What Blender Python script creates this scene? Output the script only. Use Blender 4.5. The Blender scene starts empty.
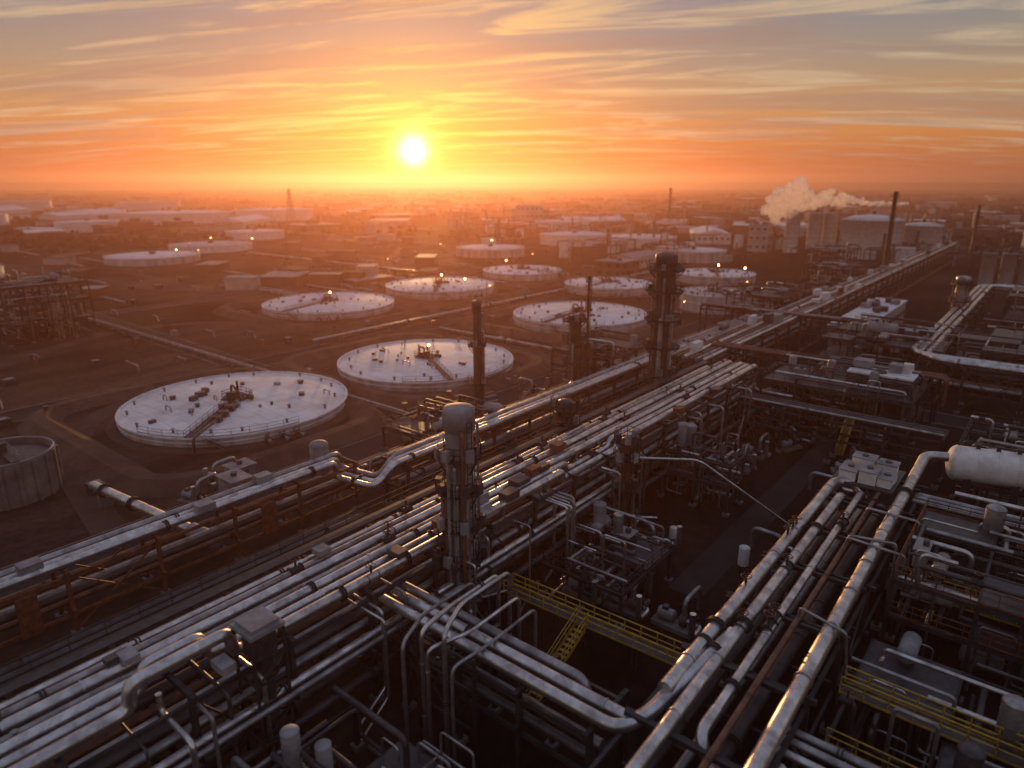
import bpy, math, random, bmesh
from mathutils import Vector, Matrix
random.seed(7)
sc=bpy.context.scene
rad=math.radians
# ------------------------------------------------------------ materials
MATS={}
def mat(name,c1,c2=None,rough=.6,metal=0.0,scale=1.0,bump=0.0,detail=5,lo=.35,hi=.65,stretch=(1,1,1),r2=None,spec=None):
    m=bpy.data.materials.new(name); m.use_nodes=True; nt=m.node_tree; b=nt.nodes["Principled BSDF"]
    b.inputs["Metallic"].default_value=metal; b.inputs["Roughness"].default_value=rough
    if spec is not None: b.inputs["Specular IOR Level"].default_value=spec
    if c2 is None: c2=tuple(x*.6 for x in c1)
    tc=nt.nodes.new("ShaderNodeTexCoord"); mp=nt.nodes.new("ShaderNodeMapping"); mp.inputs["Scale"].default_value=stretch
    nt.links.new(tc.outputs["Object"],mp.inputs[0])
    n=nt.nodes.new("ShaderNodeTexNoise"); n.inputs["Scale"].default_value=scale; n.inputs["Detail"].default_value=detail; n.inputs["Roughness"].default_value=.65
    nt.links.new(mp.outputs[0],n.inputs["Vector"])
    r=nt.nodes.new("ShaderNodeValToRGB"); r.color_ramp.elements[0].position=lo; r.color_ramp.elements[1].position=hi
    r.color_ramp.elements[0].color=(*c2,1); r.color_ramp.elements[1].color=(*c1,1)
    nt.links.new(n.outputs["Fac"],r.inputs[0]); nt.links.new(r.outputs[0],b.inputs["Base Color"])
    if r2 is not None:
        mr=nt.nodes.new("ShaderNodeMapRange"); mr.inputs[1].default_value=lo; mr.inputs[2].default_value=hi; mr.inputs[3].default_value=r2; mr.inputs[4].default_value=rough
        nt.links.new(n.outputs["Fac"],mr.inputs[0]); nt.links.new(mr.outputs[0],b.inputs["Roughness"])
    if bump:
        bp=nt.nodes.new("ShaderNodeBump"); bp.inputs["Strength"].default_value=bump; bp.inputs["Distance"].default_value=.1
        nt.links.new(n.outputs["Fac"],bp.inputs["Height"]); nt.links.new(bp.outputs[0],b.inputs["Normal"])
    MATS[name]=m; return m
mat("steel_cladding",(.72,.70,.70),(.34,.31,.31),.24,.92,.9,r2=.44)
mat("dull_cladding",(.42,.40,.41),(.19,.175,.18),.38,.8,.8,r2=.58)
mat("dark_pipe",(.10,.085,.088),(.04,.034,.036),.45,.4,.8)
mat("rust_pipe",(.22,.10,.06),(.09,.045,.03),.5,.4,1.2)
mat("dark_steel",(.058,.052,.056),(.024,.022,.024),.6,.4,1.0)
mat("rust_steel",(.26,.085,.035),(.09,.035,.02),.65,.2,1.5)
mat("yellow_paint",(.60,.36,.03),(.30,.17,.03),.55,0,2)
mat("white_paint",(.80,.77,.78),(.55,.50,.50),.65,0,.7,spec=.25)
mat("grey_paint",(.33,.315,.335),(.17,.16,.17),.65,.1,.6,spec=.25)
mat("dark_equipment",(.082,.074,.080),(.034,.03,.033),.5,.3,1.5)
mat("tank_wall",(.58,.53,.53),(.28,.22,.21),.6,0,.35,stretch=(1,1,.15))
mat("concrete",(.20,.175,.17),(.09,.078,.078),.85,0,.4)
mat("gravel",(.098,.064,.052),(.052,.037,.033),.95,0,.25,detail=10,spec=.1)
mat("asphalt",(.042,.036,.038),(.021,.018,.019),.92,0,.12,detail=8,spec=.12)
mat("berm_earth",(.13,.082,.062),(.055,.038,.032),.95,0,.2,detail=10,spec=.1)
mat("foliage",(.05,.045,.03),(.02,.02,.014),.9,0,.1,spec=.1)
mat("wall_light",(.48,.43,.41),(.30,.25,.24),.8,0,.1,spec=.1)
mat("wall_dark",(.13,.10,.09),(.06,.045,.04),.85,0,.05,spec=.1)
mat("window_glass",(.03,.03,.035),(.02,.02,.02),.15,0,1)
mat("steam",(.98,.94,.91),(.95,.90,.87),1.0,0,.2,spec=0)
def groundmat():
    m=bpy.data.materials.new("ground_earth"); m.use_nodes=True; nt=m.node_tree; b=nt.nodes["Principled BSDF"]; b.inputs["Roughness"].default_value=.95; b.inputs["Specular IOR Level"].default_value=.05
    tc=nt.nodes.new("ShaderNodeTexCoord")
    def nz(s,d,st=(1,1,1),dist=0):
        mp=nt.nodes.new("ShaderNodeMapping"); mp.inputs["Scale"].default_value=st; nt.links.new(tc.outputs["Object"],mp.inputs[0])
        n=nt.nodes.new("ShaderNodeTexNoise"); n.inputs["Scale"].default_value=s; n.inputs["Detail"].default_value=d; n.inputs["Roughness"].default_value=.6; n.inputs["Distortion"].default_value=dist; nt.links.new(mp.outputs[0],n.inputs["Vector"]); return n.outputs["Fac"]
    def rp(f,a,ca,c,cc):
        r=nt.nodes.new("ShaderNodeValToRGB"); nt.links.new(f,r.inputs[0]); e=r.color_ramp.elements; e[0].position=a; e[1].position=c; e[0].color=(*ca,1); e[1].color=(*cc,1); return r.outputs[0]
    def mul(a,c,f=1.0):
        x=nt.nodes.new("ShaderNodeMix"); x.data_type='RGBA'; x.blend_type='MULTIPLY'; x.inputs[0].default_value=f; nt.links.new(a,x.inputs[6]); nt.links.new(c,x.inputs[7]); return x.outputs[2]
    c=rp(nz(.013,12,dist=.6),.42,(.026,.018,.017),.62,(.088,.055,.043))
    c=mul(c,rp(nz(.11,8,(1,.25,1)),.38,(.45,.45,.45),.62,(1.1,1.1,1.1)))
    c=mul(c,rp(nz(.9,6),.35,(.65,.65,.65),.65,(1.15,1.15,1.15)))
    c=mul(c,rp(nz(.0032,4),.42,(.6,.6,.6),.6,(1.3,1.3,1.3)))
    nt.links.new(c,b.inputs["Base Color"]); MATS["ground_earth"]=m
groundmat()
def roofmat(name,c1,c2):
    m=mat(name,c1,c2,.66,0,.22,lo=.3,hi=.62,detail=8,spec=.22); nt=m.node_tree; b=nt.nodes["Principled BSDF"]
    ramp=[n for n in nt.nodes if n.type=='VALTORGB'][0]; tc=[n for n in nt.nodes if n.type=='TEX_COORD'][0]
    br=nt.nodes.new("ShaderNodeTexBrick"); br.inputs["Scale"].default_value=.35; br.inputs["Mortar Size"].default_value=.018
    br.inputs["Color1"].default_value=(1,1,1,1); br.inputs["Color2"].default_value=(.88,.87,.86,1); br.inputs["Mortar"].default_value=(.55,.5,.48,1)
    br.inputs["Brick Width"].default_value=2.2; br.inputs["Row Height"].default_value=.75
    nt.links.new(tc.outputs["Object"],br.inputs["Vector"])
    mx=nt.nodes.new("ShaderNodeMix"); mx.data_type='RGBA'; mx.blend_type='MULTIPLY'; mx.inputs[0].default_value=.8
    nt.links.new(ramp.outputs[0],mx.inputs[6]); nt.links.new(br.outputs["Color"],mx.inputs[7]); nt.links.new(mx.outputs[2],b.inputs["Base Color"])
roofmat("roof_white",(.88,.84,.86),(.60,.54,.55))
roofmat("roof_grey",(.58,.54,.55),(.36,.31,.31))
nt=MATS["steam"].node_tree; b=nt.nodes["Principled BSDF"]; trl=nt.nodes.new("ShaderNodeBsdfTranslucent"); trl.inputs[0].default_value=(1,.95,.9,1); mxs=nt.nodes.new("ShaderNodeMixShader"); mxs.inputs[0].default_value=.7
nt.links.new(b.outputs[0],mxs.inputs[1]); nt.links.new(trl.outputs[0],mxs.inputs[2])
tpn=nt.nodes.new("ShaderNodeBsdfTransparent"); mx3=nt.nodes.new("ShaderNodeMixShader"); mx3.inputs[0].default_value=.35; nt.links.new(mxs.outputs[0],mx3.inputs[1]); nt.links.new(tpn.outputs[0],mx3.inputs[2]); nt.links.new(mx3.outputs[0],nt.nodes["Material Output"].inputs[0])
def emis(name,c,s):
    m=bpy.data.materials.new(name); m.use_nodes=True; b=m.node_tree.nodes["Principled BSDF"]
    b.inputs["Emission Color"].default_value=(*c,1); b.inputs["Emission Strength"].default_value=s; MATS[name]=m
emis("lamp_glow",(1,.40,.12),60)
# ------------------------------------------------------------ mesh builder
class B:
    def __init__(s,name,origin=(0,0,0)):
        s.name=name;s.v=[];s.f=[];s.m=[];s.sm=[];s.mn=[];s.o=Vector(origin)
    def mi(s,n):
        if n not in s.mn: s.mn.append(n)
        return s.mn.index(n)
    def add(s,vs,fs,m,smooth=False):
        k=len(s.v); s.v.extend(vs); i=s.mi(m)
        for f in fs:
            s.f.append([a+k for a in f]); s.m.append(i); s.sm.append(smooth)
    def box(s,c,d,m,rz=0.0):
        cx,cy,cz=c; a,b,h=d[0]/2,d[1]/2,d[2]/2; co,si=math.cos(rz),math.sin(rz)
        vs=[]
        for z in(-h,h):
            for x,y in((-a,-b),(a,-b),(a,b),(-a,b)):
                vs.append((cx+x*co-y*si,cy+x*si+y*co,cz+z))
        s.add(vs,[(3,2,1,0),(4,5,6,7),(0,1,5,4),(1,2,6,5),(2,3,7,6),(3,0,4,7)],m)
    def beam(s,p0,p1,w,m,w2=None):
        p0=Vector(p0);p1=Vector(p1);t=(p1-p0)
        if t.length<1e-4:return
        t.normalize(); w2=w2 or w
        u=Vector((0,0,1)) if abs(t.z)<.95 else Vector((1,0,0))
        a=t.cross(u).normalized()*w/2; b=t.cross(a).normalized()*w2/2
        vs=[p+x for p in(p0,p1) for x in(-a-b,a-b,a+b,-a+b)]
        s.add([tuple(v) for v in vs],[(0,1,2,3),(7,6,5,4),(0,4,5,1),(1,5,6,2),(2,6,7,3),(3,7,4,0)],m)
    def loft(s,rings,m,smooth=True,closed=True):
        n=len(rings[0]); vs=[v for r in rings for v in r]; fs=[]
        for i in range(len(rings)-1):
            for j in range(n if closed else n-1):
                k=(j+1)%n; fs.append((i*n+j,i*n+k,(i+1)*n+k,(i+1)*n+j))
        s.add(vs,fs,m,smooth)
    def rev(s,c,prof,m,seg=32,smooth=True,cap=True):
        rings=[[(c[0]+r*math.cos(2*math.pi*j/seg),c[1]+r*math.sin(2*math.pi*j/seg),c[2]+z) for j in range(seg)] for r,z in prof]
        if smooth: s.loft(rings,m,True)
        else:
            for a,b in zip(rings,rings[1:]): s.loft([a,b],m,True)
        if cap:
            s.add(rings[-1],[tuple(range(seg))],m)
    def tube(s,pts,r,m,seg=10,cap=True):
        pts=[Vector(p) for p in pts]; n=len(pts); T=[]
        for i in range(n):
            t=(pts[min(i+1,n-1)]-pts[max(i-1,0)]); T.append(t.normalized())
        u=Vector((0,0,1)) if abs(T[0].z)<.9 else Vector((1,0,0))
        a=T[0].cross(u).normalized(); rings=[]
        for i in range(n):
            a=(a-T[i]*a.dot(T[i])).normalized(); b=T[i].cross(a)
            rings.append([tuple(pts[i]+(a*math.cos(2*math.pi*j/seg)+b*math.sin(2*math.pi*j/seg))*r) for j in range(seg)])
        s.loft(rings,m,True)
        if cap:
            s.add(rings[0],[tuple(range(seg))[::-1]],m); s.add(rings[-1],[tuple(range(seg))],m)
    def cyl(s,p0,p1,r,m,seg=12): s.tube([p0,p1],r,m,seg)
    def ringtube(s,c,R,r,m,seg=48,a0=0,a1=2*math.pi,ts=6):
        pts=[(c[0]+R*math.cos(a0+(a1-a0)*i/seg),c[1]+R*math.sin(a0+(a1-a0)*i/seg),c[2]) for i in range(seg+1)]
        s.tube(pts,r,m,ts,cap=False)
    def pipe(s,pts,r,m,bend=None,seg=12,fl=6.0,fm=None):
        pts=[Vector(p) for p in pts]; bend=bend or r*3.2; out=[pts[0]]
        for i in range(1,len(pts)-1):
            p=pts[i]; d1=(p-pts[i-1]); d2=(pts[i+1]-p)
            if d1.length<1e-3 or d2.length<1e-3: continue
            q=min(bend,d1.length*.49,d2.length*.49)
            a=p-d1.normalized()*q; b=p+d2.normalized()*q
            for k in range(7):
                t=k/6; out.append(a*((1-t)**2)+p*(2*t*(1-t))+b*(t*t))
        out.append(pts[-1]); s.tube(out,r,m,seg)
        fm=fm or m
        if fl:
            for p,q in zip(pts,pts[1:]):
                L=(q-p).length; n=int(L/fl); d=(q-p).normalized() if L>0 else None
                for k in range(n):
                    c=p+d*(L*(k+.5)/n+random.uniform(-.6,.6)); 
                    if random.random()<.6: s.tube([c-d*.05,c+d*.05],r*1.16,fm,seg)
                    if random.random()<.18:
                        s.tube([c-d*.14,c-d*.06],r*1.5,"dark_steel",seg); s.tube([c+d*.06,c+d*.14],r*1.5,"dark_steel",seg)
    def valve(s,c,r,d='y'):
        dx,dy=(1,0) if d=='x' else (0,1); x,y,z=c
        for o in(-1,1): s.tube([(x+dx*o*r*1.6,y+dy*o*r*1.6,z),(x+dx*o*r*1.9,y+dy*o*r*1.9,z)],r*1.6,"dark_steel",10)
        s.tube([(x-dx*r*1.6,y-dy*r*1.6,z),(x,y,z),(x+dx*r*1.6,y+dy*r*1.6,z)],r*1.25,"dark_steel",10)
        s.cyl((x,y,z),(x,y,z+r*3.6),r*.35,"dark_steel",6)
        s.ringtube((x,y,z+r*3.6),r*1.3,r*.14,"rust_steel",12,ts=4); s.beam((x-r*1.3,y,z+r*3.6),(x+r*1.3,y,z+r*3.6),r*.15,"rust_steel")
    def rail(s,pts,m="yellow_paint",h=1.1,step=1.6,w=.05):
        pts=[Vector(p) for p in pts]
        for p,q in zip(pts,pts[1:]):
            L=(q-p).length; n=max(1,int(L/step))
            for k in range(n+1):
                c=p.lerp(q,k/n); s.beam(c,c+Vector((0,0,h)),w,m)
            for z in(h,h*.55): s.beam(p+Vector((0,0,z)),q+Vector((0,0,z)),w,m)
            s.beam(p+Vector((0,0,.08)),q+Vector((0,0,.08)),.02,m,.15)
    def ladder(s,x,y,z0,z1,m="dark_steel",d='x'):
        dx,dy=(.25,0) if d=='x' else (0,.25)
        for o in(-1,1): s.beam((x+dx*o,y+dy*o,z0),(x+dx*o,y+dy*o,z1),.06,m)
        z=z0+.3
        while z<z1: s.beam((x-dx,y-dy,z),(x+dx,y+dy,z),.035,m); z+=.4
    def drum(s,p0,p1,r,m,seg=24,band=True):
        p0=Vector(p0);p1=Vector(p1);d=(p1-p0).normalized();u=Vector((0,0,1)) if abs(d.z)<.9 else Vector((1,0,0))
        a=d.cross(u).normalized();b=d.cross(a); L=(p1-p0).length; prof=[]
        for k in range(6): t=k/5*math.pi/2; prof.append((-.45*r*math.cos(t),r*math.sin(t) if k else .02*r))
        for k in range(6): t=k/5*math.pi/2; prof.append((L+.45*r*math.sin(t),r*math.cos(t) if k<5 else .02*r))
        rings=[[tuple(p0+d*x+(a*math.cos(2*math.pi*j/seg)+b*math.sin(2*math.pi*j/seg))*q) for j in range(seg)] for x,q in prof]
        s.loft(rings,m,True)
        if band:
            n=max(2,int(L/(r*.8)))
            for k in range(n+1):
                c=p0+d*(L*k/n); s.tube([c-d*.05,c+d*.05],r*1.025,m,seg)
    def done(s):
        me=bpy.data.meshes.new(s.name); me.from_pydata([tuple(Vector(v)-s.o) for v in s.v],[],s.f)
        me.polygons.foreach_set("material_index",s.m); me.polygons.foreach_set("use_smooth",s.sm)
        for n in s.mn: me.materials.append(MATS[n])
        me.update(); o=bpy.data.objects.new(s.name,me); o.location=s.o; sc.collection.objects.link(o); return o
U=random.uniform
# ------------------------------------------------------------ ground, roads
g=B("ground"); S=30000.0
g.add([(-S,-S,0),(S,-S,0),(S,S,0),(-S,S,0)],[(0,1,2,3)],"ground_earth"); g.done()
def strip(name,pts,w,z,m,kerb=False,rd=14):
    b=B(name); pts=[Vector((*p,0)) for p in pts]; out=[pts[0]]
    for i in range(1,len(pts)-1):
        p=pts[i];d1=p-pts[i-1];d2=pts[i+1]-p;q=min(rd,d1.length*.45,d2.length*.45);a=p-d1.normalized()*q;c=p+d2.normalized()*q
        for k in range(9): t=k/8; out.append(a*((1-t)**2)+p*(2*t*(1-t))+c*(t*t))
    out.append(pts[-1]); L=[];R=[]
    for i,p in enumerate(out):
        t=(out[min(i+1,len(out)-1)]-out[max(i-1,0)]).normalized(); n=Vector((-t.y,t.x,0))
        L.append(p+n*w/2);R.append(p-n*w/2)
    n=len(out)
    b.add([(p.x,p.y,z) for p in L]+[(p.x,p.y,z) for p in R],[(n+i,n+i+1,i+1,i) for i in range(n-1)],m)
    if kerb:
        for side in(L,R):
            for p,q in zip(side,side[1:]): b.beam((p.x,p.y,.07),(q.x,q.y,.07),.22,"concrete",.14)
    b.done()
strip("road",[(-46,-40),(-46,420)],6,.03,"asphalt",True)
strip("road",[(-72,-60),(-72,700)],6,.03,"asphalt",True)
strip("road",[(-127,-60),(-127,64),(-127,300),(-160,420)],7,.035,"asphalt",True)
strip("road",[(-75,70),(-124,70),(-300,74),(-520,60)],6,.03,"gravel",True)
strip("road",[(-75,115),(-124,115)],6,.03,"gravel",True)
strip("road",[(-130,136),(-200,138),(-240,110),(-420,90)],6,.03,"gravel",True)
strip("road",[(-75,222),(-300,226),(-640,200)],7,.03,"gravel",True)
strip("road",[(-230,-20),(-205,90),(-260,300),(-400,600)],7,.04,"gravel",True,60)
strip("road",[(60,122),(-30,122)],6,.04,"asphalt",True)
strip("dirt_track",[(-22,52),(-22,119)],3.2,.02,"asphalt",False)
strip("dirt_track",[(-130,20),(-165,34),(-185,70),(-175,92),(-132,100)],4,.02,"gravel",False,25)
strip("dirt_track",[(-210,120),(-300,118),(-380,150),(-460,140)],5,.02,"gravel",False,40)
strip("dirt_track",[(-75,24),(-100,28),(-121,40),(-122,64)],3.5,.02,"gravel",False,18)
# ------------------------------------------------------------ tanks
def tank(x,y,R,h,roof="roof_white",seed=0,det=2,wall="tank_wall",name="storage_tank",dome=.03):
    random.seed(seed+100); b=B(name,(x,y,0)); sg=72 if det else 40
    b.rev((x,y,0),[(R,0),(R,h)],wall,sg,cap=False)
    b.rev((x,y,0),[(R+1.6,.0),(R+1.3,.25),(R,.3)],"gravel",sg,cap=False)
    b.rev((x,y,0),[(R,h),(R+.18,h),(R+.18,h+.25),(R-.12,h+.25),(R-.12,h-.02)],"white_paint",sg,smooth=False,cap=False)
    pr=[]; 
    for k in range(7): t=1-k/6; pr.append((max((R-.12)*t,.02),h-.02+R*dome*(1-t*t)))
    b.rev((x,y,0),pr,roof,sg,cap=False)
    zr=lambda q:h-.02+R*dome*(1-(q/R)**2)
    if det:
        b.ringtube((x,y,h*.6),R+.05,.08,"white_paint",sg)
        for k in range(16):
            a=k/16*2*math.pi+U(-.09,.09); q=R*U(.87,.92); px,py=x+q*math.cos(a),y+q*math.sin(a)
            b.cyl((px,py,zr(q)-.1),(px,py,zr(q)+.45),.16,"dark_equipment",8); b.rev((px,py,zr(q)+.45),[(.3,0),(.3,.1),(.05,.25)],"grey_paint",8)
        for k in range(20):
            a=U(0,6.28);q=R*U(.12,.8);px,py=x+q*math.cos(a),y+q*math.sin(a); w=U(.35,1.0); t=random.random()
            if t<.4: b.box((px,py,zr(q)+.22),(w,w*U(.6,1.5),.5),random.choice(["dark_equipment","grey_paint","dark_equipment"]),a)
            elif t<.75: b.rev((px,py,zr(q)-.1),[(w*.5,0),(w*.5,.5),(w*.65,.5),(w*.65,.65)],"dark_equipment",12,smooth=False)
            else: b.pipe([(px,py,zr(q)-.1),(px,py,zr(q)+.8),(px+w*2,py,zr(q)+.8),(px+w*2,py,zr(q)-.2)],.11,"dull_cladding",fl=0,seg=6)
        zc=zr(0); b.box((x,y,zc+.15),(3.6,3.6,.2),"dark_equipment",.4); b.rail([(x-1.7,y-1.7,zc+.2),(x+1.7,y-1.7,zc+.2),(x+1.7,y+1.7,zc+.2),(x-1.7,y+1.7,zc+.2),(x-1.7,y-1.7,zc+.2)],"dark_steel",1.1,1.2,.07)
        b.cyl((x+.4,y,zc),(x+.4,y,zc+3.0),.2,"dark_steel",8); b.pipe([(x-.8,y+.3,zc),(x-.8,y+.3,zc+1.7),(x-2.6,y+.5,zc+1.7),(x-2.6,y+.5,zc)],.2,"dark_pipe",fl=0)
        b.box((x+.9,y-.8,zc+.9),(.9,1.2,1.3),"dark_equipment",.3); b.box((x-1,y-.6,zc+.6),(1.2,.8,.8),"dark_equipment",.9); b.valve((x+2.6,y+.8,zc+.5),.25,'x')
        a=rad(-52) if seed==0 else U(-1.6,0); ex,ey=x+R*math.cos(a),y+R*math.sin(a); nx,ny=-math.sin(a)*.45,math.cos(a)*.45
        for o in(-1,1):
            b.rail([(x+2*math.cos(a)+nx*o,y+2*math.sin(a)+ny*o,zc+.1),(ex+nx*o,ey+ny*o,h+.25)],"dark_steel",1.0,1.8,.05)
        b.beam((x+2*math.cos(a),y+2*math.sin(a),zc+.12),(ex,ey,h+.3),.9,"dark_equipment",.08)
        if seed==0:
            for t in(.35,.5,.62): b.box((x+R*t*math.cos(a)+nx*3,y+R*t*math.sin(a)+ny*3,zr(R*t)+.45),(1.1,1.4,.9),"dark_equipment",a)
            for px,py,s in((-6,-3,1.6),(-7.5,-1.5,1.1),(-4.6,-5,1.2),(3,-4,1.3)): b.box((x+px,y+py,zr(7)+.4),(s,s*.7,.7),"dark_equipment",U(0,2))
            b.pipe([(x+2,y-1,zc+.5),(x+R*.8*math.cos(a)+nx*4,y+R*.8*math.sin(a)+ny*4,h+.9),(x+(R+2)*math.cos(a)+nx*4,y+(R+2)*math.sin(a)+ny*4,h+.9),(x+(R+2)*math.cos(a)+nx*4,y+(R+2)*math.sin(a)+ny*4,.3)],.2,"dark_pipe",fl=0)
        n=40; pts=[(x+(R-.1)*math.cos(a-.5+i/n*1.4),y+(R-.1)*math.sin(a-.5+i/n*1.4),h+.25) for i in range(n+1)]
        b.rail(pts[::4],"grey_paint",1.0,1.4,.05)
        m=8; sp=max(h,2)/R*1.3
        for i in range(14):
            t=i/14; an=a+.15+t*sp; b.box((x+(R+.6)*math.cos(an),y+(R+.6)*math.sin(an),h*(1-t)),(.9,.35,.06),"dark_equipment",an)
        pts=[(x+(R+1.05)*math.cos(a+.15+i/m*sp),y+(R+1.05)*math.sin(a+.15+i/m*sp),h*(1-i/m)) for i in range(m+1)]
        b.rail(pts,"grey_paint",1,1.2,.05)
        for k in range(3):
            an=a+.6+k*.12; c,sn=math.cos(an),math.sin(an); b.pipe([(x+(R-.3)*c,y+(R-.3)*sn,.9),(x+(R+3)*c,y+(R+3)*sn,.9)],.25,"dull_cladding",fl=0); b.valve((x+(R+1.6)*c,y+(R+1.6)*sn,.9),.25,'x')
    else:
        b.box((x,y,zr(0)+.5),(2,2,1.2),"dark_equipment",.4); b.rail([(x+R*math.cos(i/10*6.28),y+R*math.sin(i/10*6.28),h+.2) for i in range(11)],"grey_paint",1,4,.08)
    return b.done()
def berm(x0,x1,y0,y1,h=1.3,w=3.0):
    b=B("earth_berm"); r=8; path=[]
    for cx,cy,a in((x1-r,y1-r,0),(x0+r,y1-r,90),(x0+r,y0+r,180),(x1-r,y0+r,270)):
        for k in range(7): t=rad(a+k*15); path.append((cx+r*math.cos(t),cy+r*math.sin(t)))
    n=len(path); rings=[]
    for i in range(n+1):
        p=Vector((*path[i%n],0)); t=Vector((*path[(i+1)%n],0))-Vector((*path[(i-1)%n],0)); t.normalize(); nn=Vector((t.y,-t.x,0)); j=U(-.1,.1)
        rings.append([tuple(p-nn*w),tuple(p-nn*w*.3+Vector((0,0,h+j))),tuple(p+nn*w*.3+Vector((0,0,h+j))),tuple(p+nn*w)])
    b.loft(rings,"berm_earth",False,closed=False); return b.done()
TK=[(-102,54.5,17.4,1.5),(-97,92.5,17.3,1.8),(-167,121,18.6,2),(-165,165,18.2,2.5),(-99,151,17.6,2.4),(-168,214,15.5,2.5),(-122,203,14.7,2.6),(-103,249,14.3,3),(-333,145,20.1,3.2),(-368,192,21.1,3.2),(-650,312,46,9),(-770,287,25.8,9),(-590,212,21.7,7),(-231,268,17.3,4),(-235,350,20.5,6),(-200,366,21.9,5),(-1080,313,34,12),(-79,192,9.9,5),(-330,70,15,4),(-740,172,30,9),(-620,392,36,10),(-980,430,40,10),(-420,250,18,5),(-140,310,15,5),(-300,430,20,8)]
for i,(x,y,R,h) in enumerate(TK):
    far=x*x+y*y>300**2
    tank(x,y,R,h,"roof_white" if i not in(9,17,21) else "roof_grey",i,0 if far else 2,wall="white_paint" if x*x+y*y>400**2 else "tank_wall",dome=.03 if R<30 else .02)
for a in((-125,-79,31,67.3),(-122,-79,73,111),(-192,-141,98,141),(-190,-141,144,186),(-123.5,-79,129,172),(-192,-145,194,219)): berm(*a)
random.seed(3)
b=B("concrete_basin",(-94.5,20.4,0)); c=(-94.5,20.4,0)
b.rev(c,[(5.4,0),(5.4,5.2),(4.95,5.2),(4.95,4.5)],"concrete",56,smooth=False,cap=False); b.rev(c,[(4.95,4.5),(3,4.75),(.05,4.9)],"dark_equipment",56,cap=False)
for k in range(20): a=k/20*6.283; b.box((c[0]+5.48*math.cos(a),c[1]+5.48*math.sin(a),2.5),(.25,.4,5),"concrete",a)
b.ringtube((c[0],c[1],5.25),5.2,.1,"grey_paint",56); b.beam((c[0]-5.2,c[1],5.4),(c[0]+5.2,c[1],5.4),.8,"dark_equipment",.1); b.rail([(c[0]-5.2,c[1]+.5,5.4),(c[0]+5.2,c[1]+.5,5.4)],"grey_paint"); b.box((c[0],c[1],5.9),(1.2,1,1),"dark_equipment"); b.done()
# ------------------------------------------------------------ pipe racks
def rack(name,ax,a0,a1,b0,b1,levels,bay=6.0,cm="dark_steel",w=.32,brace=True):
    b=B(name); P=(lambda l,t,z:(l,t,z)) if ax=='y' else (lambda l,t,z:(t,l,z))
    n=max(1,round((b1-b0)/bay)); top=max(levels)
    for i in range(n+1):
        t=b0+(b1-b0)*i/n
        for l in(a0,a1):
            b.beam(P(l,t,0),P(l,t,top),w,cm); b.box(P(l,t,.2)[:2]+(.2,),(.8,.8,.4),"concrete")
        for z in levels: b.beam(P(a0-.5,t,z-.2),P(a1+.5,t,z-.2),w*.9,cm,w)
        if brace and i%4==0 and i<n:
            t2=b0+(b1-b0)*(i+1)/n
            for l in(a0,a1): b.beam(P(l,t,.5),P(l,t2,top-.5),.14,cm); b.beam(P(l,t2,.5),P(l,t,top-.5),.14,cm)
    for z in levels:
        for l in(a0,a1): b.beam(P(l,b0,z-.65),P(l,b1,z-.65),w*.7,cm,w*.9)
    return b
def runs(b,ax,lat,z,t0,t1,r,m,**k):
    P=(lambda l,t,z:(l,t,z)) if ax=='y' else (lambda l,t,z:(t,l,z)); b.pipe([P(lat,t0,z+r),P(lat,t1,z+r)],r,m,**k)
random.seed(11)
b=rack("pipe_rack",'y',-40.6,-33.4,-12,101,[3,6,9],6.3)
L3=[(-34.2,.38,"steel_cladding"),(-35.3,.30,"steel_cladding"),(-36.3,.34,"steel_cladding"),(-37.2,.2,"dull_cladding"),(-38.0,.36,"steel_cladding"),(-39.1,.26,"dull_cladding"),(-39.9,.2,"steel_cladding")]
for l,r,m in L3:
    e=101 if l>-37.5 else 99+U(-3,3)
    if l in(-34.2,-35.3):
        o=-35.3-l
        b.pipe([(l,-15,9+r),(l,11.5+o,9+r),(l,11.5+o,10.5+r),(l,15-o,10.5+r),(l,15-o,9+r),(l,52+o*2,9+r),(l,52+o*2,8.2+r),(l+.01,60,8.2+r),(l,60.5,9+r),(l,e,9+r),(l,e,5.5),(l+6,e,5.5)],r,m,seg=14,fl=5)
    elif l==-38.0: b.pipe([(l,-15,9+r),(l,38,9+r),(l,38,10.4+r),(l,42,10.4+r),(l,42,9+r),(l,e,9+r),(l,e,7.5),(l-.01,e+6,7.5)],r,m,seg=14,fl=5)
    else: b.pipe([(l,-15,9+r),(l,e,9+r),(l,e,7.5),(l-.01,e+6,7.5)],r,m,seg=14,fl=5)
for l,r,m in[(-34,.3,"dull_cladding"),(-35,.4,"dark_pipe"),(-36.2,.25,"steel_cladding"),(-37,.3,"rust_pipe"),(-38.2,.45,"dark_pipe"),(-39.6,.3,"dull_cladding"),(-32.6,.28,"steel_cladding"),(-31.9,.2,"dull_cladding")]: runs(b,'y',l,6,-15,101 if l<-33 else 58,r,m,fl=6)
for l,r,m in[(-34.3,.45,"dark_pipe"),(-35.8,.3,"dull_cladding"),(-37.3,.3,"dark_pipe"),(-39,.5,"dark_pipe"),(-32.6,.3,"dark_pipe")]: runs(b,'y',l,3,-15,101,r,m,fl=6)
for y in range(-12,60,6): b.beam((-33.4,y+.3,5.8),(-31.4,y+.3,5.8),.25,"dark_steel"); b.beam((-33.4,y+.3,4.4),(-31.6,y+.3,5.7),.14,"dark_steel")
for k in range(34):
    y=U(0,98);l=random.choice(L3)[0]; o=U(-32.9,-30.6); b.pipe([(l,y,9.4),(l,y,8.2),(o,y,8.2),(o,y,U(.3,5)),(o,y+U(-3,3),.4)],U(.08,.2),random.choice(["dull_cladding","steel_cladding","dark_pipe"]),fl=0,seg=8)
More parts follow.
